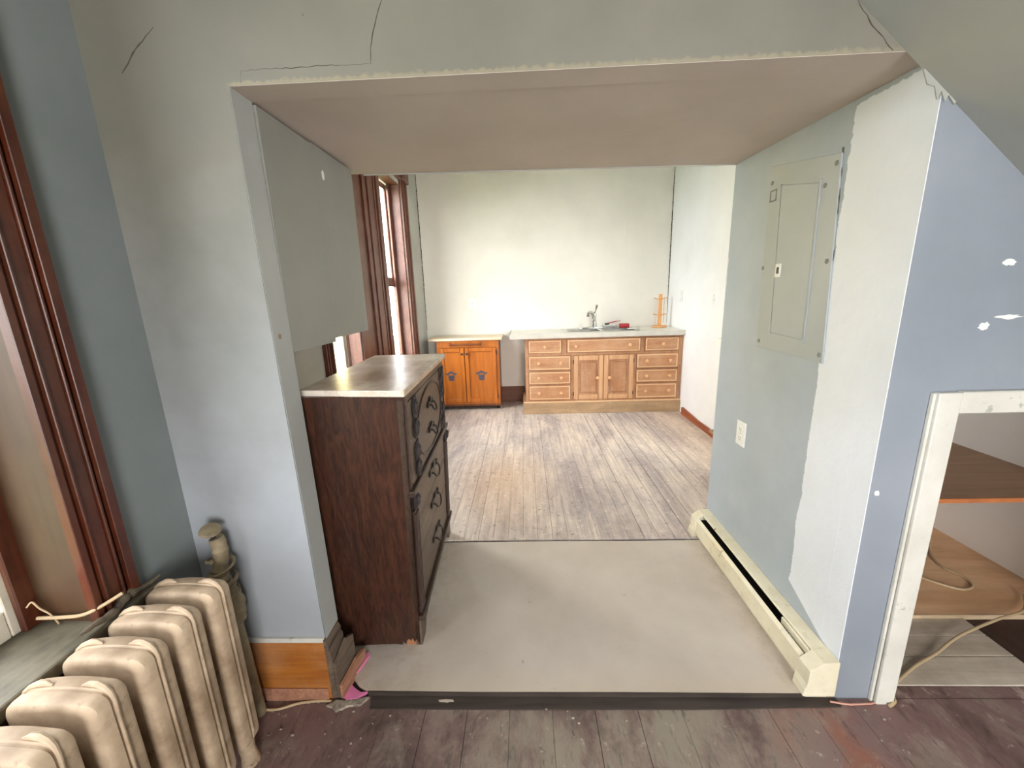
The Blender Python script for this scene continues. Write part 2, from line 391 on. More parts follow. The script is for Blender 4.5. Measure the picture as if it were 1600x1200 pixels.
crack([(.768, 0, 1.968), (.80, 0, 1.925), (.863, 0, 1.864)], .0014)
# spackle patches on the blue-grey right part
def blob(cx, cz, rx, rz, n=16, seed=0):
    rnd = random.Random(seed)
    return [(cx + rx * math.cos(2 * math.pi * i / n) * rnd.uniform(.6, 1.1), cz + rz * math.sin(2 * math.pi * i / n) * rnd.uniform(.6, 1.1)) for i in range(n)]
for k, (cx, cz, rx, rz) in enumerate([(1.232, 1.383, .017, .010), (1.205, 1.222, .016, .013), (1.262, 1.245, .035, .007), (1.012, .745, .008, .010)]):
    MB().prism(blob(cx, cz, rx, rz, seed=k), 'Y', -.0012, 0).build('spackle_patch', M_patch, wall_front)
# torn flap of wallpaper at the top corner
MB().prism([(.935, 1.822), (.96, 1.816), (.99, 1.800), (1.03, 1.765), (1.02, 1.745), (1.003, 1.765), (.997, 1.752), (.985, 1.775), (.978, 1.757), (.968, 1.785), (.95, 1.79)], 'Y', -.004, -.001).build('torn_paper', M_slope, wall_front)
# bare plaster strip at the foot of the opening's right edge
B(.972, .9915, -.001, .06, .0, .12).build('bare_plaster', M_barepl, wall_front)

# ---- sloped stair underside, top right
sl = MB(); sl.prism([(-.02, 2.6343), (2.6, .414), (2.6, 2.75), (-.02, 2.75)], 'Y', -1.0, 0)
stair = struct(sl.build('ceiling_slope', M_slope), 'sloping plaster underside of the stairs at top right'); stair.name = 'ceiling'
# ---- passage right wall
pr = MB(); pr.box(XR, 1.09, 0.0835, .95, -.02, 3.0)
pr.prism([(.991, -.02), (.9895, .0), (.989, 1.862), (1.09, 1.862), (1.09, -.02)], 'Y', .0006, .0835)
wall_right = struct(pr.build('wall_right', M_pass), 'passage side wall, blue-grey paint with ragged white primer band')
MB().prism([(1.0, .951), (1.09, .951), (1.30, 1.30), (1.185, 1.30)], 'Z', -.02, 3.0).build('wall_return', M_farr, wall_right)
# chipped end corner
for k, (z, l, wd) in enumerate([(1.40, .16, .009), (1.26, .10, .006)]):
    pts = []
    rnd = random.Random(k)
    for i in range(9): pts.append((.951 - wd * rnd.uniform(.3, 1.2), z + l * (.5 - i / 8)))
    pts += [(.951, z - l * .5), (.951, z + l * .5)]
    MB().prism(pts, 'X', XR - .001, XR + .002).build('chipped_edge', M_patch, wall_right)

# ---- soffit block over the passage
so = MB(); bm = so.bm
lo = [(-1.30, .0835, 1.862), (1.09, .0835, 1.862), (1.09, .951, 1.892), (-1.30, .77, 1.878)]
lov = [bm.verts.new(p) for p in lo]; hiv = [bm.verts.new((p[0], p[1], 3.0)) for p in lo]
bm.faces.new(lov[::-1]); bm.faces.new(hiv)
for i in range(4): bm.faces.new((lov[i], lov[(i + 1) % 4], hiv[(i + 1) % 4], hiv[i]))
soffit = struct(so.build('ceiling', M_soff), 'low brown-grey board ceiling of the passage')
MB().tube([(-.70, .82, 1.880), (0, .865, 1.884), (.985, .938, 1.891)], .004, 6).build('soffit_edge_bead', M_fleft, soffit)

# ---- near room exterior (left) wall with window opening
WX = -1.065
wl = MB()
wl.box(-1.32, WX, -.30, .0, -.02, 2.7)
wl.box(-1.32, WX, -1.42, -.30, -.02, .57)
wl.box(-1.32, WX, -1.42, -.30, 2.38, 2.7)
wl.box(-1.32, WX, -3.3, -1.42, -.02, 2.7)
wall_left = struct(wl.build('wall_left', M_blue), 'blue-grey plaster wall beside the left window')
# back wall of near room (behind camera) with an unseen window, right wall, ceiling
wb = MB()
wb.box(-1.32, .25, -3.4, -3.25, -.02, 2.7); wb.box(1.45, 2.7, -3.4, -3.25, -.02, 2.7)
wb.box(.25, 1.45, -3.4, -3.25, -.02, .45); wb.box(.25, 1.45, -3.4, -3.25, 2.05, 2.7)
struct(wb.build('wall_back', M_ceil))
struct(B(2.6, 2.7, -3.4, .083, -.02, 2.7).build('wall_right', M_blue))
struct(B(-1.32, 2.7, -3.4, .083, 2.7, 2.8).build('ceiling', M_ceil))

# ---- far room walls
FX = -1.2
wins = [(1.30, 1.78), (2.46, 3.08)]; WZ0, WZ1 = .70, 2.42
fl = MB(); ys = [.083, wins[0][0], wins[0][1], wins[1][0], wins[1][1], 3.90]
fl.box(-1.338, FX, ys[0], ys[1], -.02, 3.0); fl.box(-1.338, FX, ys[2], ys[3], -.02, 3.0); fl.box(-1.338, FX, ys[4], ys[5], -.02, 3.0)
for a, b in wins: fl.box(-1.338, FX, a, b, -.02, WZ0); fl.box(-1.338, FX, a, b, WZ1, 3.0)
wall_far_left = struct(fl.build('wall_left', M_fleft), 'far room window wall, grey plaster')
wall_far = struct(B(FX, 2.0, 3.777, 3.90, -.02, 3.0).build('wall_back', M_far), 'cream painted back wall behind the cabinets')
wr = MB(); WXF = lambda y: 1.665 + (y - 1.30) * .0141
wr.prism([(WXF(3.9), 3.9), (WXF(1.30), 1.30), (1.84, 1.30), (1.84, 3.9)], 'Z', -.02, 3.0)
wall_far_right = struct(wr.build('wall_right', M_farr), 'white side wall of the far room')
wp = MB(); wp.box(1.20, 1.25, 1.22, 1.30, -.02, 3.0); wp.box(1.66, 2.4, 1.22, 1.30, -.02, 3.0); wp.box(1.25, 1.66, 1.22, 1.30, -.02, 1.15); wp.box(1.25, 1.66, 1.22, 1.30, 2.6, 3.0)
struct(wp.build('wall_front', M_farr))
struct(MB().box(-1.36, 1.09, .083, 3.9, 3.0, 3.1).box(1.09, 2.0, 1.22, 3.9, 3.0, 3.1).build('ceiling', M_ceil))  # left open outside the added window so more sky reaches it
crack([(FX + .002, 3.774, .95), (FX + .004, 3.775, 1.5), (FX + .003, 3.775, 2.2), (FX + .004, 3.775, 2.9)], .005, wall_far)
crack([(1.697, 3.775, .95), (1.695, 3.774, 1.6), (1.697, 3.775, 2.9)], .0045, wall_far)
crack([(1.655, 3.776, .95), (1.657, 3.776, 1.26)], .0025, wall_far)
crack([(1.19, 3.777, 1.6), (1.192, 3.777, 1.9), (1.19, 3.777, 2.3)], .002, wall_far, 'drip_mark').data.materials[0] = M_lam

# ---- floors made of boards
def boards(parent, x0, x1, y0, y1, top, wd, mat, gap=.002, t=.02, wide=()):
    x = x0; i = 0; prev = None; meshes = {}
    while x < x1 - .01:
        b = B(x + gap / 2, x + wd - gap / 2, y0, y1, top - t, top + random.choice((0, 0, -.0006, .0006)), .0012)
        if i in wide: pass
        b.build('board', mat, parent); x += wd; i += 1
floor_far = sempty('floor', 'worn grey-brown narrow floor boards of the far room')
rng = random.Random(3)
x = -1.2; i = 0
while x < 1.70:
    g = .005 if i in (22, 24, 25, 28) else (.002 if i % 5 == 0 else .0008)
    dz = rng.choice((0, 0, .0004, -.0004))
    B(x + g / 2, min(x + .083 - g / 2, 1.79), .862 + rng.uniform(-.004, .004), 3.777, .0, .02 + dz, .001).build('board', M_bfar, floor_far)
    x += .083; i += 1
B(-1.2, 1.8, .865, 3.8, -.02, -.001).build('subfloor', M_dark, floor_far)
floor_near = sempty('floor', 'dull purplish brown painted boards of the near room floor')
x = -1.06; i = 0
while x < 2.59:
    g = .002 if i % 4 == 1 else .0007
    B(x + g / 2, min(x + .14 - g / 2, 2.6), -3.25, .0, -.02, rng.choice((0, 0, -.0008)), .001).build('board', M_bnear, floor_near)
    x += .14; i += 1
B(-1.06, 2.6, -3.25, .083, -.04, -.021).build('subfloor', M_dark, floor_near)
# painted panel on the passage floor (ragged left front corner)
pf = MB(); pf.prism([(-.575, .006), (-.2, .0), (.3, .003), (.899, .0), (.988, .0), (.988, .845), (.6, .842), (.1, .846), (-.2, .842), (-1.19, .845), (-1.19, .084), (-.67, .084), (-.64, .05), (-.615, .028)], 'Z', .004, .02)
floor_panel = struct(pf.build('floor', M_panel), 'beige painted floor panel between the two rooms')
B(-.572, .90, -.0035, -.0002, .004, .0195).build('dark_front_edge', M_thresh, floor_panel)
B(-1.19, .988, .003, .845, -.02, .004).build('underlay', M_dark, floor_panel)
B(-1.19, .99, .846, .861, -.02, .012).build('joint_strip', M_dark, floor_panel)
th = MB(); th.prism([(-.56, -.004), (.90, -.004), (1.0, -.001), (1.0, -.03), (.5, -.042), (-.1, -.046), (-.55, -.046)], 'Z', -.001, .0045)
struct(th.build('trim_1', M_thresh), 'dark worn threshold strip in front of the beige panel')
MB().prism(blob(-.30, -.02, .03, .006, seed=5), 'Z', .0045, .006).build('paint_splash', M_greypl, bpy.data.objects['trim_1'])
# patches of raised worn wood at the back edge of the panel
# ---- baseboards
bb = MB(); bb.prism([(-.014, .0), (0, .0), (0, .228), (-.006, .228), (-.010, .215), (-.014, .205)], 'X', -1.06, -.692)
base_l = struct(bb.build('baseboard_left', M_base), 'orange varnished baseboard under the left wall section')
B(-1.06, -.70, -.020, -.014, 0, .05, .002).build('shoe_mould', M_rawpink, base_l)
B(-1.06, -.695, -.009, 0, .229, .246, .001).build('top_filler', M_white, base_l)
rb = MB(); rb.prism([(-.685, .0), (-.674, .0), (-.674, .19), (-.680, .20), (-.678, .215), (-.690, .240), (-.694, .240), (-.694, 0)], 'Y', -.012, .078)
struct(rb.build('baseboard_return', M_rawgrey)).name = 'baseboard_passage'
def slat(p0, p1, t, h, mat, label):
    a, b = Vector(p0), Vector(p1); d = (b - a); s = d.cross(Vector((0, 0, 1))).normalized() * t / 2
    o = MB(); bm = o.bm; vs = []
    for p, hh in ((a, h), (a.lerp(b, .3), h * .97), (a.lerp(b, .65), h * 1.02), (b, h * .8)):
        vs.append([bm.verts.new(q) for q in (p - s, p + s, p + s + Vector((0, 0, hh)), p - s + Vector((0, 0, hh)))])
    for i in range(3):
        for k in range(4): bm.faces.new((vs[i][k], vs[i][(k + 1) % 4], vs[i + 1][(k + 1) % 4], vs[i + 1][k]))
    bm.faces.new(vs[0][::-1]); bm.faces.new(vs[-1])
    return tag(o.build('wood_strip', mat), label, 'wood strip')
slat((-.668, -.012, .001), (-.655, .10, .04), .010, .150, M_rawgrey, 'tall grey split wood strip leaning on the passage baseboard')
slat((-.655, -.014, .001), (-.632, .125, .022), .012, .060, M_rawpink, 'low reddish split wood strip beside beige floor panel')
# back baseboards
bk = MB(); bk.prism([(3.777, .02), (3.757, .02), (3.757, .17), (3.764, .18), (3.764, .205), (3.777, .215)], 'X', -1.19, -.02)
struct(bk.build('baseboard_back', M_baseback), 'brown baseboard between the two far cabinets')
br = MB(); br.prism([(3.10, .02), (3.10, .095), (2.85, .085), (2.7, .075), (2.45, .08), (2.40, .07), (2.2, .09), (1.95, .085), (1.35, .09), (1.35, .02)], 'X', 1.666, 1.692)
struct(br.build('baseboard_right', M_basered), 'broken red-brown strip along the far right wall')

# ---- windows
def casing(parent, x, ya, yb, z0, z1, mat, d=.028, n=4, name='casing'):
    # moulded upright: stepped beads across its width
    m = MB(); w = yb - ya
    steps = [(0, .22, d), (.22, .30, d * .55), (.30, .36, d * .8), (.36, .70, d * .62), (.70, .76, d * .9), (.76, .84, d * .55), (.84, 1.0, d * .75)]
    for a, b, h in steps: m.box(x, x + h, ya + w * a, ya + w * b, z0, z1, .0015)
    return m.build(name, mat, parent)
w1 = sempty('window_1', 'near left window with dark varnished trim')
casing(w1, WX, -.208, -.310, .60, 2.42, M_redwood, .03)
casing(w1, WX, -1.53, -1.42, .60, 2.42, M_redwood, .03)
B(WX, WX + .03, -1.55, -.17, 2.38, 2.52, .004).build('head_casing', M_redwood, w1)
B(-1.19, WX - .001, -.306, -.300, .60, 2.38).build('jamb', M_jamb, w1)
B(-1.19, WX - .001, -1.42, -1.414, .60, 2.38).build('jamb', M_jamb, w1)
B(-1.19, WX - .001, -1.414, -.306, 2.374, 2.38).build('head_jamb', M_jamb, w1)
B(-1.206, -1.19, -.34, -.300, .60, 2.38, .003).build('stop', M_redwood, w1)
B(-1.20, -1.19, -1.42, -1.39, .60, 2.38, .003).build('stop', M_redwood, w1)
def sash(parent, x, ya, yb, z0, z1, mat, st=.045, t=.03, bot=.07, glass=True, gm=None):
    m = MB(); m.box(x - t, x, ya, ya + st, z0, z1, .003); m.box(x - t, x, yb - st, yb, z0, z1, .003)
    m.box(x - t, x, ya + st, yb - st, z0, z0 + bot, .003); m.box(x - t, x, ya + st, yb - st, z1 - .05, z1, .003)
    s = m.build('sash', mat, parent)
    if glass: B(x - t * .6, x - t * .45, ya + st, yb - st, z0 + bot, z1 - .05).build('pane', gm or M_glassf, s)
    return s
sash(w1, -1.207, -1.415, -.303, .60, 1.50, M_sashw, .05, gm=M_glassd)
sash(w1, -1.24, -1.415, -.303, 1.46, 2.37, M_sashw, .05, gm=M_glassd)
sill = B(-1.32, -1.02, -1.62, -.165, .568, .600, .006, 2).build('sill', M_sill, w1)
B(WX, -1.045, -1.60, -.18, .45, .566, .003).build('apron', M_redwood, w1)
w3 = sempty('window_3_unseen', 'unseen window behind the viewpoint, sized and placed for its daylight')  # out of view, built for the daylight it gives the near room
sb = MB()
for a, b, c, d in ((.25, 1.45, .45, .52), (.25, 1.45, 1.98, 2.05), (.25, .32, .52, 1.98), (1.38, 1.45, .52, 1.98), (.32, 1.38, 1.24, 1.28)): sb.box(a, b, -3.36, -3.31, c, d, .003)
sb.build('sash', M_sashw, w3)
B(.32, 1.38, -3.34, -3.336, .52, 1.98).build('pane', M_glassb, w3)

w4 = sempty('window_4_added', 'unseen narrow window added to light the far room, behind the passage wall')  # added for light on the back wall, not a known window
m4 = MB()
for xa, xb, za, zb in ((1.25, 1.66, 1.15, 1.20), (1.25, 1.66, 2.55, 2.6), (1.25, 1.28, 1.2, 2.55), (1.63, 1.66, 1.2, 2.55)): m4.box(xa, xb, 1.24, 1.27, za, zb, .003)
m4.build('sash', M_sashw, w4)
B(1.28, 1.63, 1.253, 1.256, 1.2, 2.55).build('pane', M_glass, w4)
w2 = sempty('window_2', 'paired tall windows of the far room in red-brown trim')
casing(w2, FX, 1.30, 1.215, .66, 2.46, M_fartrim, .03)
B(FX, FX + .012, 1.79, 2.06, .66, 2.46, .003).build('mullion_panel', M_fartrim, w2)
casing(w2, FX, 2.42, 2.06, .66, 2.46, M_fartrim, .034)
casing(w2, FX, 3.27, 3.09, .66, 2.46, M_fartrim, .03)
for ya, yb in ((2.04, 2.43), (3.08, 3.29)): 
    hb = B(FX, FX + .05, ya, yb, 2.46, 2.62, .005).build('corner_block', M_fartrim, w2)
B(FX, FX + .035, 2.43, 3.08, 2.46, 2.62, .004).build('head_casing', M_fartrim, w2)
B(FX, FX + .035, 1.24, 2.04, 2.46, 2.62, .004).build('head_casing', M_fartrim, w2)
for ya, yb in wins:
    B(-1.30, FX, yb - .006, yb, WZ0, WZ1).build('jamb', M_fartrim, w2)
    B(-1.30, FX, ya, ya + .006, WZ0, WZ1).build('jamb', M_fartrim, w2)
    B(-1.30, FX, ya + .006, yb - .006, WZ1 - .006, WZ1).build('head_jamb', M_fartrim, w2)
    B(-1.304, -1.285, yb - (.07 if yb > 2 else .012), yb - .006, WZ0, WZ1, .003).build('stop', M_fartrim, w2)
    far = yb > 2
    sash(w2, -1.305, ya + .006, yb - .006, WZ0, 1.50, M_fartrim if far else M_sashw, .05, t=.016)
    sash(w2, -1.322, ya + .006, yb - .006, 1.47, WZ1 - .006, M_fartrim if far else M_sashw, .05, t=.016)
    B(-1.36, FX + .05, ya - .09, yb + .09, WZ0 - .03, WZ0, .004).build('sill', M_fartrim, w2)
# outside: a pale rendered house front and ground beyond the windows
B(-6.3, -6.0, 3.0, 14, -1.5, 5.0).build('house_front', M_outer)
o = bpy.data.objects['house_front']; tag(o, 'pale yellow rendered house front outside beyond the far window', 'building')
struct(B(-30, -1.4, -30, 30, -1.7, -1.5).build('ground', M_grass))

# ---- understair cupboard (behind the front wall)
cz = MB()
cz.box(2.23, 2.30, .083, 1.22, -.02, 1.3)
closet_w = struct(cz.build('wall_cupboard', M_closet), 'pale plaster side of the understair cupboard')
closet_w.name = 'wall_right'
struct(B(1.09, 2.30, .083, 1.22, 1.02, 1.06).build('ceiling', M_closet))
fc = sempty('floor', 'mixed planks and plywood on the understair cupboard floor')
for i, (ya, yb) in enumerate([(.0, .044), (.046, .157), (.160, .246), (.248, .334)]):
    B(1.10 if i else 1.172, 1.755, ya, yb, -.02, .0 if i else -.002, .0015).build('plank', M_greypl if i else M_bnear, fc)
for xa in (1.758, 1.915, 2.072): B(xa, xa + .155, .0, .334, -.02, -.008, .0015).build('board', M_brownpl, fc)
B(1.10, 2.23, .0, .336, -.04, -.0205).build('subfloor', M_dark, fc)
ply = B(1.10, 2.23, .336, 1.22, -.02, .014).build('plywood_sheet', M_ply, fc)
B(1.10, 2.23, .331, .336, -.005, .015).build('plywood_edge', M_plyedge2, ply)
sh = thing('cupboard_shelf', 'brown plywood shelf inside the understair cupboard', 'shelf', (1.6, .38, .5))
def loc(o, root):
    o.parent = root; o.matrix_parent_inverse = Matrix.Identity(4)
    M = root.matrix_basis.inverted()
    o.data.transform(M); return o
loc(B(1.092, 2.228, .375, 1.218, .497, .512).build('board', M_plyd), sh)
loc(B(1.092, 2.228, .370, .375, .495, .513).build('front_edge', M_plyedge), sh)
# white frame of the cupboard opening
tf = MB(); tf.prism([(1.111, 1.047), (1.172, 1.047), (1.172, -.012), (1.116, -.012)], 'Y', -.02, 0, .003)
fr = struct(tf.build('trim_2', M_white), 'white painted frame of the understair cupboard opening')
B(1.172, 2.08, -.02, 0, .988, 1.049, .003).build('head_board', M_white, fr)
B(1.104, 1.112, -.012, 0, 0, 1.045, .002).build('backband', M_white, fr)
B(2.02, 2.08, -.02, 0, -.01, .988, .003).build('side_board', M_white, fr)

# ================================================================== OBJECTS
# ---- chest of drawers in the passage
ch = thing('chest_of_drawers', 'tall dark wooden chest of drawers with dusty top and carved front', 'chest of drawers', (-.4353, .1866, .0205), math.radians(2.19))
SH = (.0365, -.0575); D, L, H = .335, .757, 1.034
def cp(mb, name, mat, par=ch, smooth=False):
    if par is not ch: return mb.build(name, mat, par, smooth, SH)
    return mb.build(name, mat, ch, smooth, SH)
side = MB()
rnd = random.Random(4)
pts = [(-D, 1.02), (-D, .012)]
xx = -D
while xx < -.075:
    pts.append((xx, .006 + rnd.uniform(0, .003))); xx += .03
pts += [(-.07, .004), (-.066, .022), (-.058, .006), (-.05, .026), (-.042, .03), (-.036, .02), (-.03, .034), (-.022, .012), (-.014, .03), (-.008, .010), (0, .0), (0, 1.02)]
side.prism(pts[::-1], 'Y', 0, .018)
cp(side, 'side_panel', M_chest)
cp(B(-.052, -.012, .003, .017, .0, .030), 'bare_chip', M_chip)
cp(B(-D, 0, L - .018, L, .0, 1.02), 'side_panel', M_chest)
cp(B(-D, -D + .01, .018, L - .018, .03, 1.02), 'back_panel', M_chest)
cp(B(-D + .01, -.02, .018, L - .018, .05, .07), 'bottom_panel', M_chest)
cp(MB().prism([(-D - .01, .022), (.014, -.030), (.018, L + .012), (-D - .01, L + .02)], 'Z', 1.018, 1.040, .004), 'top', M_chesttop)
# front rails
rails = MB()
for z0, z1 in ((.985, 1.018), (.648, .672), (.496, .506), (.346, .356), (.10, .155)): rails.box(-.02, .004, .018, L - .018, z0, z1, .002)
rails.box(-.02, .0, .0, .07, .155, 1.0); rails.box(-.02, .0, L - .07, L, .155, 1.0)
cp(rails, 'front_frame', M_chestf)
cp(B(.0, .018, -.006, L + .006, .648, .672, .004, 2), 'waist_moulding', M_chestd)
cp(B(.0, .022, -.004, L + .004, .118, .140, .004, 2), 'base_moulding', M_chestd)
bs = MB(); bs.prism([(0, .0), (.06, .0), (.09, .05), (.18, .065), (.58, .065), (.67, .05), (.70, .0), (L, .0), (L, .118), (0, .118)], 'X', -.016, .008)
cp(bs, 'apron', M_chestf)
# upper drawer with oval moulding
up = cp(B(-.02, .006, .05, L - .05, .676, .982, .003), 'upper_drawer', M_chestf)
oval = [(.008, .38 + .255 * math.cos(t), .830 + .140 * math.sin(t)) for t in [2 * math.pi * k / 40 for k in range(41)]]
cp(MB().tube(oval, .0045, 6), 'oval_moulding', M_chestd, up)
def bail(yc, z, par, wdt=.085, x0=.006, vert=False):
    m = MB()
    m.box(x0, x0 + .004, yc - wdt * .75, yc + wdt * .75, z - .010, z + .016, .002)
    m.ball((x0 + .006, yc, z + .018), .004, .022, .012)
    for s in (-1, 1): m.tube([(x0, yc + s * wdt / 2, z), (x0 + .016, yc + s * wdt / 2, z)], .005, 8); m.ball((x0 + .005, yc + s * wdt * .72, z + .004), .004, .016, .014)
    q = [(x0 + .016 + .012 * math.sin(math.pi * k / 10), yc + wdt / 2 * math.cos(math.pi * k / 10), z - .030 * math.sin(math.pi * k / 10)) for k in range(11)]
    m.tube(q, .0035, 8)
    cp(m, 'pull', M_black, par, True)
bail(.38, .885, up, .06); bail(.38, .775, up, .06)
# carved scroll ornaments
def scroll(yc, zc, h, flip, par, nm='carved_ornament'):
    m = MB(); s = flip
    m.ball((.010, yc, zc + h * .25), .008, .026, h * .28)
    m.ball((.010, yc + s * .006, zc - h * .22), .008, .030, h * .26)
    for r0, c in ((.022, zc + h * .25), (.026, zc - h * .22)):
        q = [(.016, yc + s * r0 * (1 - k / 26) * math.cos(k * .5), c + r0 * 1.5 * (1 - k / 26) * math.sin(k * .5)) for k in range(20)]
        m.tube(q, .005, 6)
    for k in range(5): m.ball((.008, yc + s * (.024 + .006 * (k % 2)), zc + h * (.42 - .2 * k)), .006, .014, .016, 8)
    cp(m, nm, M_chestorn, par, True)
scroll(.10, .905, .16, 1, up); scroll(.10, .745, .14, 1, up); scroll(L - .10, .905, .16, -1, up); scroll(L - .10, .745, .14, -1, up)
for z0, z1 in ((.508, .646), (.358, .494), (.158, .344)):
    d = cp(B(-.02, .004, .078, L - .078, z0, z1, .003), 'drawer', M_chestf)
    bail(.38, (z0 + z1) / 2 + .005, d, .10, .004)
for y0 in (.012, L - .066):
    m = MB()
    for k in range(3): m.tube([(.006, y0 + .010 + k * .017, .17), (.006, y0 + .010 + k * .017, .57)], .0085, 10)
    m.box(0, .014, y0 - .002, y0 + .056, .142, .175, .003); m.box(0, .010, y0, y0 + .054, .570, .584, .002)
    p = cp(m, 'pilaster', M_chestd, ch, True)
    m = MB(); m.ball((.010, y0 + .027, .615), .011, .030, .036); 
    q = [(.020, y0 + .027 + .018 * (1 - k / 24) * math.cos(k * .5), .617 + .024 * (1 - k / 24) * math.sin(k * .5)) for k in range(18)]
    m.tube(q, .0045, 6); cp(m, 'carved_capital', M_chestorn, p, True)
for y0 in (.0, L - .02): cp(B(.001, .006, y0 + (.0 if y0 == 0 else .008), y0 + .012 + (.0 if y0 == 0 else .008), .676, .982, .002), 'edge_bead', M_chestd)

# ---- upper wall cabinet
uc = thing('wall_cabinet', 'grey painted two-door cabinet hung under the passage ceiling', 'cabinet', (-.95, .09, 1.19))
loc(B(-1.198, -.722, .0855, .345, 1.195, 1.860).build('body', M_cabdoor), uc)
loc(B(-1.198, -.722, .345, .700, 1.208, 1.862).build('body', M_cabdoor), uc)
loc(B(-.721, -.703, .0865, .3695, 1.190, 1.856, .001).build('door', M_cabdoor), uc)
d2 = loc(B(-.721, -.704, .3725, .690, 1.204, 1.862, .001).build('door', M_cabdoor), uc)
loc(MB().prism(blob(.43, 1.775, .010, .018, seed=9), 'X', -.704, -.7025).build('filler_patch', M_patch), uc)

# ---- electrical panel
ep = thing('breaker_panel', 'flush grey-painted electrical panel cover on passage side wall', 'electrical panel', (XR, .44, 1.08))
# slightly skewed cover: near edge y .257, far edge y .640
MB_ = MB(); MB_.prism([(.245, 1.085), (.632, 1.095), (.655, 1.800), (.285, 1.735)], 'X', XR - .006, XR, .0015)
loc(MB_.build('cover', M_panelm), ep)
fr_ = MB()
q = [(.347, 1.152), (.538, 1.160), (.570, 1.715), (.362, 1.672)]
cy_, cz_ = sum(p[0] for p in q) / 4, sum(p[1] for p in q) / 4
o_ = [((p[0] - cy_) * 1.07 + cy_, (p[1] - cz_) * 1.03 + cz_) for p in q]
for i in range(4):
    j = (i + 1) % 4; fr_.prism([o_[i], o_[j], q[j], q[i]], 'X', XR - .010, XR - .005)
loc(fr_.build('door_rim', M_panelm), ep)
dr = MB(); q2 = [((p[0] - cy_) * .975 + cy_, (p[1] - cz_) * .988 + cz_) for p in q]
dr.prism(q2, 'X', XR - .0095, XR - .005, .001); door = loc(dr.build('door', M_panelm), ep)
lt = B(XR - .013, XR - .0095, .512, .546, 1.375, 1.425, .001).build('latch_plate', M_ivory); loc(lt, ep)
loc(B(XR - .0145, XR - .013, .522, .534, 1.388, 1.412).build('latch_slot', M_black), ep)
sq = MB()
for a in ((.600, .640, 1.665, 1.669), (.600, .640, 1.703, 1.707), (.600, .603, 1.665, 1.707), (.637, .640, 1.665, 1.707)): sq.box(XR - .0075, XR - .006, *a)
loc(sq.build('label_outline', M_screw), ep)
for y, z in ((.30, 1.71), (.285, 1.415), (.262, 1.112), (.615, 1.120), (.640, 1.415), (.635, 1.735), (.34, 1.655)):
    loc(MB().lathe((XR - .0055, y, z), [(.008, 0), (.008, -.002), (.005, -.0035)], 'X', 12).build('screw', M_screw), ep)
# ragged paint seam beside the panel
se = MB(); rnd = random.Random(2); pts = []
for k in range(40): pts.append((XR - .001, .252 + .035 * k / 39 + rnd.uniform(-.002, .002), 1.09 + .66 * k / 39))
se.tube(pts, [.0015 + .0022 * rnd.random() for _ in pts], 5); se.build('paint_seam', M_caulk, wall_right)

# ---- outlets
def outlet(c, n, label, dup=True, sw=False):
    # n: 'X-' on a wall whose face looks to -X, 'Y-' to -Y
    t = thing('wall_switch' if sw else 'wall_outlet', label, 'switch' if sw else 'outlet', c, 0 if n == 'Y-' else -math.pi / 2)
    B(-.036, .036, -.006, 0, -.058, .058, .002, 2).build('cover_plate', M_ivory, t)
    if sw: B(-.005, .005, -.016, -.004, -.010, .012, .001).build('toggle', M_ivory, t)
    else:
        for s in (-1, 1):
            r = MB(); r.lathe((0, -.006, s * .021), [(.016, 0), (.016, .002)], 'Y', 16); rc = r.build('receptacle', M_ivory, t)
            m = MB(); m.box(-.007, -.005, -.0085, -.0078, s * .021 - .003, s * .021 + .006); m.box(.005, .007, -.0085, -.0078, s * .021 - .003, s * .021 + .006); m.ball((0, -.008, s * .021 - .009), .003, .0008, .003, 8)
            m.build('slots', M_black, rc)
    MB().lathe((0, -.006, 0 if not sw else .04), [(.003, 0), (.003, .001)], 'Y', 8).build('screw', M_steel, t)
    return t
outlet((XR, .683, .683), 'X-', 'white duplex outlet low on the blue-grey passage wall')
outlet((-.627, 3.777, 1.241), 'Y-', 'white outlet on cream back wall above the small amber cupboard')
outlet((1.683, 2.56, 1.257), 'X-', 'white wall plate on far right wall nearer the passage corner')
outlet((1.694, 3.35, 1.263), 'X-', 'faint white switch on far right wall beside the wooden mug tree', sw=True)

# ---- electric baseboard heater
bh = thing('baseboard_heater', 'chipped cream electric baseboard heater along the passage wall', 'heater', (.94, .45, .02))
Y0, Y1 = -.012, .932
def hb(mb, name, mat, par=None): return loc(mb.build(name, mat), bh) if par is None else mb.build(name, mat, par)
m = MB(); m.prism([(XR - .001, .022), (XR - .001, .152), (.940, .150), (.936, .146), (.936, .142), (.972, .140), (.972, .022)], 'Y', Y0 + .03, Y1); hb(m, 'back_panel', M_heat)
m = MB(); m.prism([(.900, .048), (.903, .118), (.915, .130), (.917, .127), (.908, .116), (.905, .048)], 'Y', Y0 + .06, Y1 - .03); hb(m, 'front_cover', M_heat)
m = MB(); m.prism([(.912, .022), (.906, .040), (.909, .042), (.970, .035), (.970, .022)], 'Y', Y0 + .06, Y1 - .03); hb(m, 'bottom_lip', M_heat)
m = MB(); m.box(.93, .968, Y0 + .1, Y1 - .08, .075, .082)
for k in range(64):
    y = Y0 + .15 + k * .012
    m.box(.922, .970, y, y + .001, .055, .122)
fn = hb(m, 'fins', M_black); fn['kind'] = 'stuff'
hb(B(.914, .922, Y0 + .08, Y1 - .06, .04, .118), 'slot_shade', M_dark)  # dark strip standing in for the shade inside the heater slot
for a, b in ((Y0, Y0 + .055), (Y1 - .06, Y1)):
    m = MB(); m.prism([(XR - .001, .021), (XR - .001, .154), (.936, .152), (.920, .138), (.906, .128), (.897, .118), (.896, .066), (.888, .050), (.886, .021)], 'Y', a, b, .0015)
    hb(m, 'end_cap', M_heat)
hb(B(.925, .934, Y0 + .055, Y0 + .20, .108, .146, .002), 'inner_plate', M_heat)
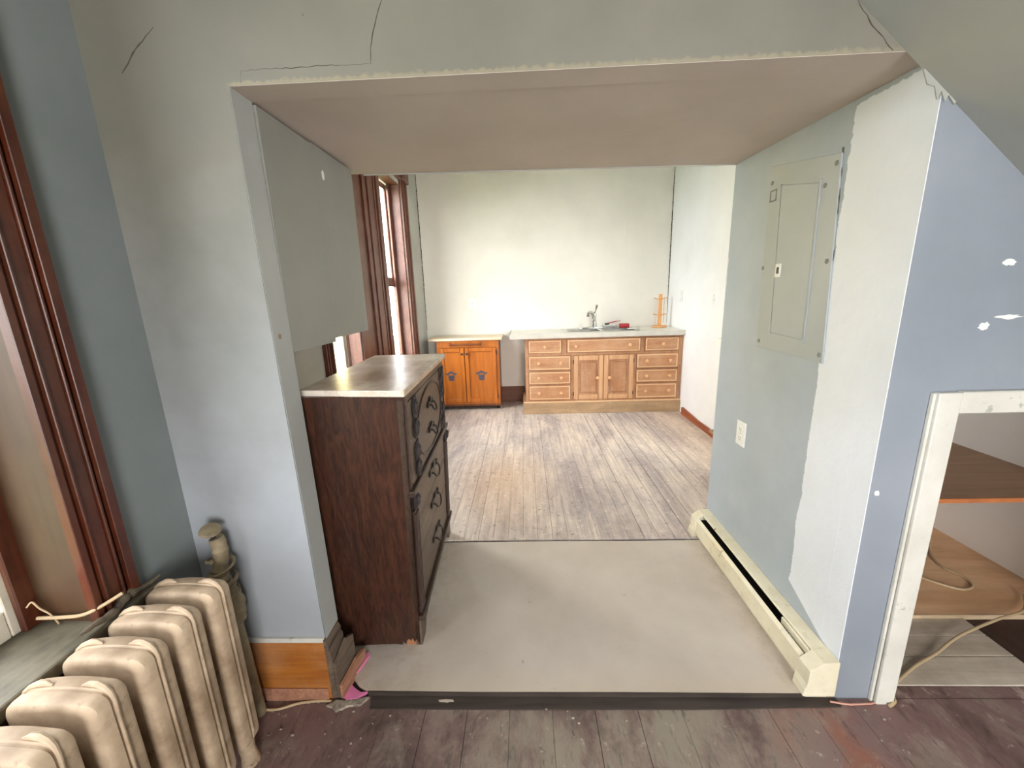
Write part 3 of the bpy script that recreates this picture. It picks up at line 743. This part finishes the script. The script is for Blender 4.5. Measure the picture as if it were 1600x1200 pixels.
t_ = MB().tube([(.972, -.016, .006), (1.0, -.022, .006), (1.03, -.026, .006), (1.10, -.022, .005), (1.112, -.018, .004)], .003, 6).build('wire', M_pinkwire); tag(t_, 'thin pinkish wire on floor from heater end to white frame', 'wire')

# ---- big stripped pine base cabinet
F = 3.224
bc = thing('sink_cabinet', 'long stripped pine sink cabinet with drawers and two centre doors', 'cabinet', (.84, 3.5, .02))
def bcp(mb, name, mat, par=None, smooth=False):
    o = mb.build(name, mat, None, smooth)
    if par is None: return loc(o, bc)
    o.data.transform(bc.matrix_basis.inverted()); o.parent = par; return o
m = MB(); m.box(-.005, 1.690, F + .014, 3.755, .15, .868)
body = bcp(m, 'body', M_bigcabv)
# face frame
m = MB()
for a in ((-.005, .028), (1.648, 1.69)): m.box(a[0], a[1], F, F + .014, .155, .868, .001)
m.box(.028, 1.648, F, F + .014, .846, .868, .001); m.box(.028, 1.648, F, F + .014, .672, .700, .001); m.box(.028, 1.648, F, F + .014, .155, .176, .001)
m.box(.493, .520, F, F + .014, .176, .672, .001); m.box(1.172, 1.200, F, F + .014, .176, .672, .001)
m.box(.394, .448, F, F + .014, .700, .846, .001); m.box(1.240, 1.284, F, F + .014, .700, .846, .001)
m.box(.028, .493, F, F + .014, .499, .514, .001); m.box(.028, .493, F, F + .014, .342, .356, .001)
m.box(1.2, 1.648, F, F + .014, .502, .514, .001); m.box(1.2, 1.648, F, F + .014, .342, .356, .001)
bcp(m, 'face_frame', M_bigcabv)
bcp(B(-.04, 1.712, F - .028, 3.75, .0205, .145, .003), 'plinth', M_plinth)
bcp(B(-.032, 1.704, F - .020, F + .01, .145, .158, .004, 2), 'plinth_moulding', M_bigedge)
def knob(x, z, par, y=F - .010, mat=M_knob, s=1.0):
    k = MB(); k.lathe((x, y, z), [(.006 * s, 0), (.007 * s, .008 * s), (.016 * s, .014 * s), (.019 * s, .021 * s), (.016 * s, .028 * s), (.006 * s, .031 * s)], 'Y', 14)
    bcp(k, 'knob', mat, par, True)
def drawer(x0, x1, z0, z1, knobs):
    d = bcp(B(x0 + .004, x1 - .004, F - .012, F + .012, z0, z1, .004, 2), 'drawer', M_bigcab)
    e = MB(); w = .011
    a, b, c, g = x0 + .010, x1 - .010, z0 + .006, z1 - .006
    for q in ((a, b, c, c + w), (a, b, g - w, g), (a, a + w, c + w, g - w), (b - w, b, c + w, g - w)): e.box(q[0], q[1], F - .0155, F - .011, q[2], q[3], .0015)
    bcp(e, 'edge_moulding', M_bigedge, d)
    for k in knobs: knob(x0 + (x1 - x0) * k, (z0 + z1) / 2, d)
drawer(.028, .394, .702, .845, [.5]); drawer(.448, 1.240, .702, .845, [.12, .85]); drawer(1.284, 1.648, .702, .845, [.52])
for z0, z1 in ((.516, .670), (.358, .497), (.178, .340)):
    drawer(.028, .493, z0, z1, [.24, .76]); drawer(1.200, 1.648, z0, z1, [.24, .80])
for x0, x1, kx in ((.520, .845, .80), (.848, 1.172, .19)):
    w = .052
    d = bcp(B(x0 + w, x1 - w, F - .002, F + .012, .178 + w, .668 - w), 'door', M_bigcabv)
    e = MB()
    for q in ((x0, x0 + w, .178, .668), (x1 - w, x1, .178, .668), (x0 + w, x1 - w, .178, .178 + w), (x0 + w, x1 - w, .668 - w, .668)): e.box(q[0] + .002, q[1] - .002, F - .014, F + .012, q[2], q[3], .003)
    bcp(e, 'door_frame', M_bigframe, d)
    bcp(B(x0 + w + .022, x1 - w - .022, F - .012, F, .178 + w + .022, .668 - w - .022, .009, 1), 'raised_panel', M_bigcabv, d)
    knob(x0 + (x1 - x0) * kx, .42, d, F - .014)
    for z in (.24, .60): bcp(B((x0 - .004) if kx > .5 else x1 - .004, (x0 + .004) if kx > .5 else x1 + .004, F - .016, F - .002, z - .02, z + .02, .001), 'hinge', M_black, d)
# counter with sink cut-out
ct = thing('countertop', 'white laminate countertop on the long pine cabinet', 'countertop', (.78, 3.5, .868))
def cc(mb, name, mat, smooth=False, par=None):
    o = mb.build(name, mat, None, smooth); return loc(o, ct)
m = MB(); x0, x1, y0, y1 = -.163, 1.692, 3.180, 3.777; a, b, c, d = .44, 1.235, 3.27, 3.69
m.box(x0, a, y0, y1, .870, .916); m.box(b, x1, y0, y1, .870, .916); m.box(a, b, y0, c, .870, .916); m.box(a, b, d, y1, .870, .916)
cc(m, 'worktop', M_lam)
cc(B(x0 - .004, x1 + .003, y0 - .006, y0, .866, .917, .002), 'front_edge', M_lamedge)
cc(B(x0 - .006, x0, y0, y1, .868, .917, .002), 'end_edge', M_rawgrey)
sk = thing('kitchen_sink', 'double-bowl stainless steel sink set into the white countertop', 'sink', (.84, 3.48, .916))
def kk(mb, name, mat, smooth=False): return loc(mb.build(name, mat, None, smooth), sk)
m = MB()
xs = [.425, .475, .83, .875, 1.20, 1.25]; yy = [3.262, 3.30, 3.60, 3.70]
m.box(xs[0], xs[5], yy[0], yy[1], .9155, .921, .002); m.box(xs[0], xs[5], yy[2], yy[3], .9155, .921, .002)
m.box(xs[0], xs[1], yy[1], yy[2], .9155, .921, .002); m.box(xs[2], xs[3], yy[1], yy[2], .9155, .921, .002); m.box(xs[4], xs[5], yy[1], yy[2], .9155, .921, .002)
kk(m, 'rim', M_steel)
for xa, xb in ((.475, .83), (.875, 1.20)):
    m = MB(); m.box(xa, xb, yy[1], yy[2], .880, .882); t = .002
    m.box(xa, xa + t, yy[1], yy[2], .880, .918); m.box(xb - t, xb, yy[1], yy[2], .880, .918); m.box(xa, xb, yy[1], yy[1] + t, .880, .918); m.box(xa, xb, yy[2] - t, yy[2], .880, .918)
    bw = kk(m, 'bowl', M_steel)
    dm = MB().lathe(((xa + xb) / 2, 3.45, .882), [(.04, 0), (.04, .003), (.03, .004)], 'Z', 16); kk(dm, 'drain', M_chrome, True)
fa = thing('faucet', 'chrome single-lever kitchen faucet behind the sink', 'faucet', (.805, 3.65, .921))
def ff(mb, name, mat=M_chrome): return loc(mb.build(name, mat, None, True), fa)
ff(B(.68, .95, 3.625, 3.680, .921, .935, .006, 2), 'base_plate')
ff(MB().tube([(.815, 3.652, .93), (.812, 3.650, 1.0), (.800, 3.640, 1.06), (.775, 3.60, 1.105), (.745, 3.55, 1.115), (.722, 3.51, 1.105), (.715, 3.49, 1.075)], [.030, .027, .024, .019, .016, .016, .018], 14), 'spout')
ff(MB().tube([(.812, 3.655, 1.04), (.818, 3.66, 1.09), (.822, 3.662, 1.11)], [.024, .022, .012], 12), 'valve_body')
ff(MB().tube([(.822, 3.66, 1.10), (.832, 3.66, 1.14), (.838, 3.645, 1.175), (.838, 3.635, 1.185)], [.009, .010, .017, .014], 10), 'lever')
sp = thing('side_sprayer', 'small chrome side sprayer left of the faucet', 'sprayer', (.66, 3.655, .921))
sp_b = MB().lathe((0, 0, 0), [(.022, 0), (.020, .010), (.012, .014), (.013, .035), (.016, .045), (.008, .050)], 'Z', 14).build('nozzle', M_chrome, sp, True)
# small items behind the sink
ss = tag(MB().box(-.055, .055, -.03, .03, 0, .045, .006, 2).build('sponge_box', M_red, None, True, None), 'small red box standing on the back of the sink', 'box'); ss.location = (1.165, 3.655, .9215)
dp = thing('soap_dish', 'grey metal dish tray behind the right sink bowl', 'dish', (1.0, 3.655, .9215))
m = MB(); m.box(-.085, .075, -.035, .035, 0, .006, .002); m.box(-.085, .075, -.035, -.030, .006, .028, .001); m.box(-.085, .075, .030, .035, .006, .028, .001); m.box(-.085, -.080, -.03, .03, .006, .028, .001); m.box(.07, .075, -.03, .03, .006, .028, .001)
m.build('tray', M_steel, dp); m = MB(); m.tube([(-.07, 0, .024), (.06, 0, .024)], .012, 8); m.build('soap_roll', M_ivory, dp, True)
br_ = thing('dish_brush', 'dish brush with black head lying above the soap dish', 'brush', (1.0, 3.66, .955))
MB().tube([(-.02, 0, .02), (.05, 0, .035), (.12, .005, .045)], [.006, .006, .004], 8).build('handle', M_red, br_, True)
m = MB(); m.box(-.06, -.01, -.015, .015, .004, .022, .004); m.box(-.065, -.03, -.012, .012, -.005, .006); m.build('brush_head', M_black, br_)
kn = tag(MB().tube([(0, 0, 0), (.06, -.004, .001), (.13, -.006, 0)], [.005, .006, .003], 8).build('spoon', M_steel, None, True), 'metal spoon on the sink rim in front of the red box', 'spoon'); kn.location = (1.14, 3.40, .927)
kn.location.z = .926
# mug tree
mt = thing('mug_tree', 'bare beech mug tree at the right end of the countertop', 'mug tree', (1.552, 3.60, .917))
MB().lathe((0, 0, 0), [(.082, 0), (.086, .004), (.086, .014), (.080, .020), (.02, .021)], 'Z', 24).build('base', M_beech, mt, True)
MB().box(-.018, .018, -.018, .018, .020, .375, .003).build('post', M_beech, mt)
for z in (.135, .315):
    for k in range(3):
        a = [math.pi, 0, -math.pi / 2][k]; dx, dy = math.cos(a), math.sin(a)
        MB().tube([(dx * .015, dy * .015, z), (dx * .075, dy * .075, z + .018)], [.006, .005], 8).build('peg', M_beech, mt, True)

# ---- small amber cupboard
sm = thing('cupboard', 'small amber pine cupboard with pale top beside the far window', 'cupboard', (-.66, 3.6, .02))
def sp_(mb, name, mat, par=None, smooth=False):
    o = mb.build(name, mat, None, smooth)
    if par is None: return loc(o, sm)
    o.data.transform(sm.matrix_basis.inverted()); o.parent = par; return o
G = 3.43
sp_(B(-1.02, -.305, G + .012, 3.755, .09, .842), 'body', M_smcabd)
m = MB(); m.box(-1.02, -.305, G, G + .012, .762, .842, .001); m.box(-1.02, -.985, G, G + .012, .09, .762, .001); m.box(-.338, -.305, G, G + .012, .09, .762, .001); m.box(-.985, -.338, G, G + .012, .09, .112, .001)
sp_(m, 'face_frame', M_smcab)
sp_(B(-1.03, -.300, G - .006, G + .012, .066, .090, .003), 'bottom_rail', M_smcabd)
sp_(B(-1.105, -.262, G - .035, 3.765, .842, .872, .006, 2), 'top', M_smtop)
for x0, x1, s in ((-.985, -.706, 1), (-.698, -.338, -1)):
    w = .045
    d = sp_(B(x0 + w, x1 - w, G + .004, G + .011, .115 + w, .758 - w), 'door', M_smcab)
    e = MB()
    for q in ((x0, x0 + w, .115, .758), (x1 - w, x1, .115, .758), (x0 + w, x1 - w, .115, .115 + w), (x0 + w, x1 - w, .758 - w, .758)): e.box(q[0] + .001, q[1] - .001, G - .014, G + .008, q[2], q[3], .003)
    sp_(e, 'door_frame', M_smcab, d)
    xk = x1 - .025 if s > 0 else x0 + .025
    sp_(MB().lathe((xk, G - .014, .690), [(.005, 0), (.006, .010), (.014, .014), (.013, .022), (.004, .026)], 'Y', 12), 'knob', M_black, d, True)
    cx = (-.870 if s > 0 else -.518); zc = .43
    k = MB(); k.prism([(cx - .038, zc + .01), (cx + .038, zc + .01), (cx + .028, zc - .055), (cx - .028, zc - .055)], 'Y', G + .001, G + .004)
    for q in range(5): k.ball((cx + (q - 2) * .016, G + .003, zc + .028 + .018 * math.cos((q - 2) * .8)), .012, .002, .014, 8)
    for sg in (-1, 1): k.prism([(cx + sg * .036, zc + .012), (cx + sg * .066, zc + .022), (cx + sg * .060, zc + .042), (cx + sg * .040, zc + .030)], 'Y', G + .001, G + .004)
    sp_(k, 'painted_basket', M_decal, d)
for z in (.70, .18): sp_(B(-.342, -.330, G - .016, G - .002, z - .025, z + .025, .001), 'hinge', M_black)
rl = MB(); rl.tube([(-.855, G - .045, .800), (-.520, G - .045, .800)], .011, 10); rl.box(-.865, -.850, G - .055, G, .785, .815, .003); rl.box(-.525, -.510, G - .055, G, .785, .815, .003)
sp_(rl, 'towel_bar', M_smcabd, None, True)
for x_ in (-.99, -.335):
    for y_ in (G + .05, 3.72): sp_(MB().tube([(x_, y_, .021), (x_, y_, .09)], [.018, .022], 10), 'foot', M_black, None, True)

# ---- cast iron radiator
ra = thing('radiator', 'old cream painted cast iron radiator under the left window', 'radiator', (-.92, -.19, 0))
def section_mesh():
    mb = MB(); bm = mb.bm
    def outline(ins, n=7):
        # rounded rectangle in XZ, saddle on top
        x0, x1, z0, z1, r = -.095 + ins, .095 - ins, .075 + ins, .612 - ins, .024
        pts = []
        for cx, cz, a0 in ((x1 - r, z1 - r, 0), (x0 + r, z1 - r, 90), (x0 + r, z0 + r, 180), (x1 - r, z0 + r, 270)):
            for k in range(n):
                a = math.radians(a0 + 90 * k / (n - 1)); pts.append([cx + r * math.cos(a), cz + r * math.sin(a)])
            if a0 == 0:
                for k in range(1, 6):
                    t = k / 6; pts.append([x1 - r + (x0 + r - (x1 - r)) * t, z1 + .006 * math.sin(math.pi * t)])
        return pts
    prof = [(-.0341, .018), (-.0338, .014), (-.032, .007), (-.028, .003), (-.018, .001), (-.007, .001), (-.0045, .004), (-.001, .004), (.002, .001), (.02, .001), (.028, .004), (.032, .010), (.034, .022)]
    rings = [[bm.verts.new((x, y, z)) for x, z in outline(i)] for y, i in prof]
    n = len(rings[0])
    for a, b in zip(rings, rings[1:]):
        for k in range(n): bm.faces.new((a[k], a[(k + 1) % n], b[(k + 1) % n], b[k]))
    bm.faces.new(rings[0]); bm.faces.new(rings[-1][::-1])
    return mb
def ear_and_bead():
    mb = MB()
    # raised seam bead: starts as a lip on the top near the outer end, runs over the corner and down
    for s in (1, -1):
        pts = [(s * .030, .006, .616), (s * .045, .008, .619), (s * .060, .008, .618), (s * .076, .006, .612), (s * .088, .003, .603), (s * .0955, .0, .588), (s * .0975, -.002, .56)]
        rs = [.002, .006, .007, .006, .0045, .0036, .003]
        if s == 1: pts += [(s * .0975, -.002, z) for z in (.45, .3, .18, .12)]; rs += [.003] * 4
        else: pts = pts[:6]; rs = rs[:6]
        mb.tube(pts, rs, 8)
    return mb
rc = (-.92, -.19, 0)
first = None; NS = 8
for i in range(NS):
    y = -.010 - i * .096
    if first is None:
        s0 = section_mesh().build('section', M_rad, ra, True); e0 = ear_and_bead().build('cast_bead', M_rad, s0, True)
        first = (s0, e0); s0.location = (0, y, 0)
    else:
        s = first[0].copy(); COL.objects.link(s); s.parent = ra; s.location = (0, y, 0)
        e = first[1].copy(); COL.objects.link(e); e.parent = s
m = MB()
for x_, z_ in ((0, .52), (0, .14)):
    m.tube([(x_, -.02, z_), (x_, -.03 - (NS - 1) * .096, z_)], .030, 14)
m.build('connecting_hub', M_rad, ra, True)
for x_, y_ in ((.062, -.010), (-.062, -.010), (.062, -.010 - (NS - 1) * .096), (-.062, -.010 - (NS - 1) * .096)):
    MB().tube([(x_, y_, .085), (x_ + .003, y_, .045), (x_ + .006, y_, .02), (x_ + .006, y_, .0008)], [.026, .020, .022, .026], 12).build('foot', M_rad, ra, True)
# ---- wrapped riser pipe with valve
vp = thing('radiator_valve_pipe', 'tape-wrapped riser pipe with round valve handle behind the radiator', 'pipe', (-.935, -.060, 0))
def vv(mb, name, mat, smooth=True): return loc(mb.build(name, mat, None, smooth), vp)
vv(MB().tube([(-.915, -.060, .001), (-.922, -.060, .12), (-.930, -.060, .28), (-.940, -.060, .42)], [.018, .019, .020, .022], 14), 'riser', M_wrap)
pts = []; rs = []; rnd = random.Random(8)
for k in range(30):
    t = k / 29; z = .36 + .30 * t; pts.append((-.938 - .004 * t + .006 * math.sin(t * 9), -.060 + .004 * math.cos(t * 7), z))
    rs.append((.026 + .012 * math.sin(min(1, t * 1.7) * math.pi) - .006 * t) * (1 + .10 * math.sin(k * 2.1)) * rnd.uniform(.94, 1.06))
vv(MB().tube(pts, rs, 14), 'cloth_wrap', M_wrap)
# spiral folds
q = [(-.940 + .033 * math.cos(k * .55), -.060 + .033 * math.sin(k * .55), .42 + .0042 * k) for k in range(44)]
vv(MB().tube(q, [.005 + .002 * math.sin(k * .9) for k in range(44)], 6), 'wrap_fold', M_wrap)
vv(MB().tube([(-.945, -.06, .655), (-.948, -.06, .674)], .007, 8), 'stem', M_black)
h = MB(); h.lathe((0, 0, 0), [(.008, -.006), (.024, -.003), (.029, .002), (.026, .009), (.006, .012)], 'Z', 18)
ho = h.build('handle', M_wrap, None, True); ho.data.transform(Matrix.Translation((-.950, -.06, .682)) @ Matrix.Rotation(math.radians(14), 4, 'Y') @ Matrix.Rotation(math.radians(12), 4, 'X')); loc(ho, vp)
# horizontal branch into radiator
vv(MB().tube([(-.925, -.06, .12), (-.925, -.10, .13), (-.925, -.150, .136)], .020, 12), 'branch', M_wrap)

# ---- cords and debris
def cord(pts, r, label, nm='cord', mat=M_cord, cat='cord'):
    P = [Vector(p) for p in pts]; out = []
    for i in range(len(P) - 1):
        p0, p1, p2, p3 = P[max(i - 1, 0)], P[i], P[i + 1], P[min(i + 2, len(P) - 1)]
        for k in range(8):
            t = k / 8
            out.append(.5 * ((2 * p1) + (-p0 + p2) * t + (2 * p0 - 5 * p1 + 4 * p2 - p3) * t * t + (-p0 + 3 * p1 - 3 * p2 + p3) * t ** 3))
    out.append(P[-1]); return tag(MB().tube(out, r, 8).build(nm, mat, None, True), label, cat)
cord([(2.6 - .5, .43, .025), (1.985, .335, .034), (1.83, .285, .04), (1.618, .218, .03), (1.48, .16, .012), (1.362, .112, .008), (1.25, .055, .007), (1.20, .020, .007), (1.178, -.015, .007), (1.150, -.03, .006)], .0052, 'thick cream cable running from floor out of the understair cupboard')
cord([(2.195, .93, .16), (2.15, .93, .09), (2.10, .84, .04), (1.99, .715, .022), (1.95, .62, .02), (1.975, .55, .02), (1.955, .49, .02), (1.885, .47, .02), (1.81, .52, .02), (1.74, .60, .02), (1.65, .68, .02)], .005, 'looped cream cable lying on the cupboard plywood')
cord([(-.91, -.052, .004), (-.86, -.050, .004), (-.80, -.030, .004), (-.735, -.022, .005), (-.69, -.024, .006)], .004, 'short tan cord on floor under the orange baseboard')
cord([(-1.175, -.325, .626), (-1.12, -.318, .622), (-1.07, -.315, .627), (-1.035, -.300, .640), (-1.005, -.278, .655)], .0042, 'short white cable end sticking across the left window sill', 'cable')
cord([(-1.185, -.33, .66), (-1.175, -.325, .67), (-1.165, -.322, .65), (-1.150, -.318, .63), (-1.14, -.315, .601)], .002, 'thin bent wire rising from the left window sill corner', 'wire', M_cord, 'wire')
# rag along the sill edge
rg = MB(); pts = []; rs = []; rnd = random.Random(11)
for k in range(26):
    t = k / 25; pts.append((-1.034 + .008 * math.sin(t * 7), -.36 + .20 * t, .612 + .004 * math.sin(t * 13))); rs.append(.010 * (.4 + .8 * math.sin(math.pi * t)) * rnd.uniform(.7, 1.2))
rg.tube(pts, rs, 8); tag(rg.build('rag_strip', M_rag, None, True), 'twisted grimy rag strip along the edge of the left sill', 'rag')
# pink foam and plaster crumbs at the opening's left foot
pk = MB(); pk.prism([(-.655, -.010), (-.648, .035), (-.625, .018), (-.600, .004), (-.575, .006), (-.600, -.016), (-.640, -.022)], 'Z', .0012, .012)
tag(pk.build('foam_scrap', M_pink), 'bright pink foam scrap at the corner of the beige floor panel', 'foam scrap')
pk = MB(); pk.prism([(-.640, .105), (-.628, .15), (-.617, .135), (-.625, .10), (-.640, .05), (-.645, .05)], 'Z', .0202, .028)
tag(pk.build('foam_scrap', M_pink), 'thin pink foam sliver between split wood and the dark chest', 'foam scrap')
pl = MB(); pl.prism([(-.70, -.040), (-.672, -.022), (-.64, -.024), (-.60, -.017), (-.565, -.010), (-.585, -.036), (-.625, -.040), (-.66, -.058), (-.675, -.046)], 'Z', .0008, .010)
tag(pl.build('plaster_chunk', M_plaster), 'crumbling plaster chunk on floor beside the dark threshold strip', 'plaster')
rnd = random.Random(5)
cr = MB()
for k in range(46):
    x_ = rnd.uniform(-.85, -.45) if k < 22 else rnd.uniform(-.4, 1.1); y_ = rnd.uniform(-.16, -.02) if k < 22 else rnd.uniform(-.30, -.03)
    s = rnd.uniform(.0015, .0045); cr.ball((x_, y_, s * .7 + .001), s * rnd.uniform(.8, 1.6), s, s * .7, 6)
o = cr.build('plaster_crumbs', M_plaster); tag(o, 'scattered pale plaster crumbs on the near floor boards', 'debris'); o['kind'] = 'stuff'
bpy.context.view_layer.update()
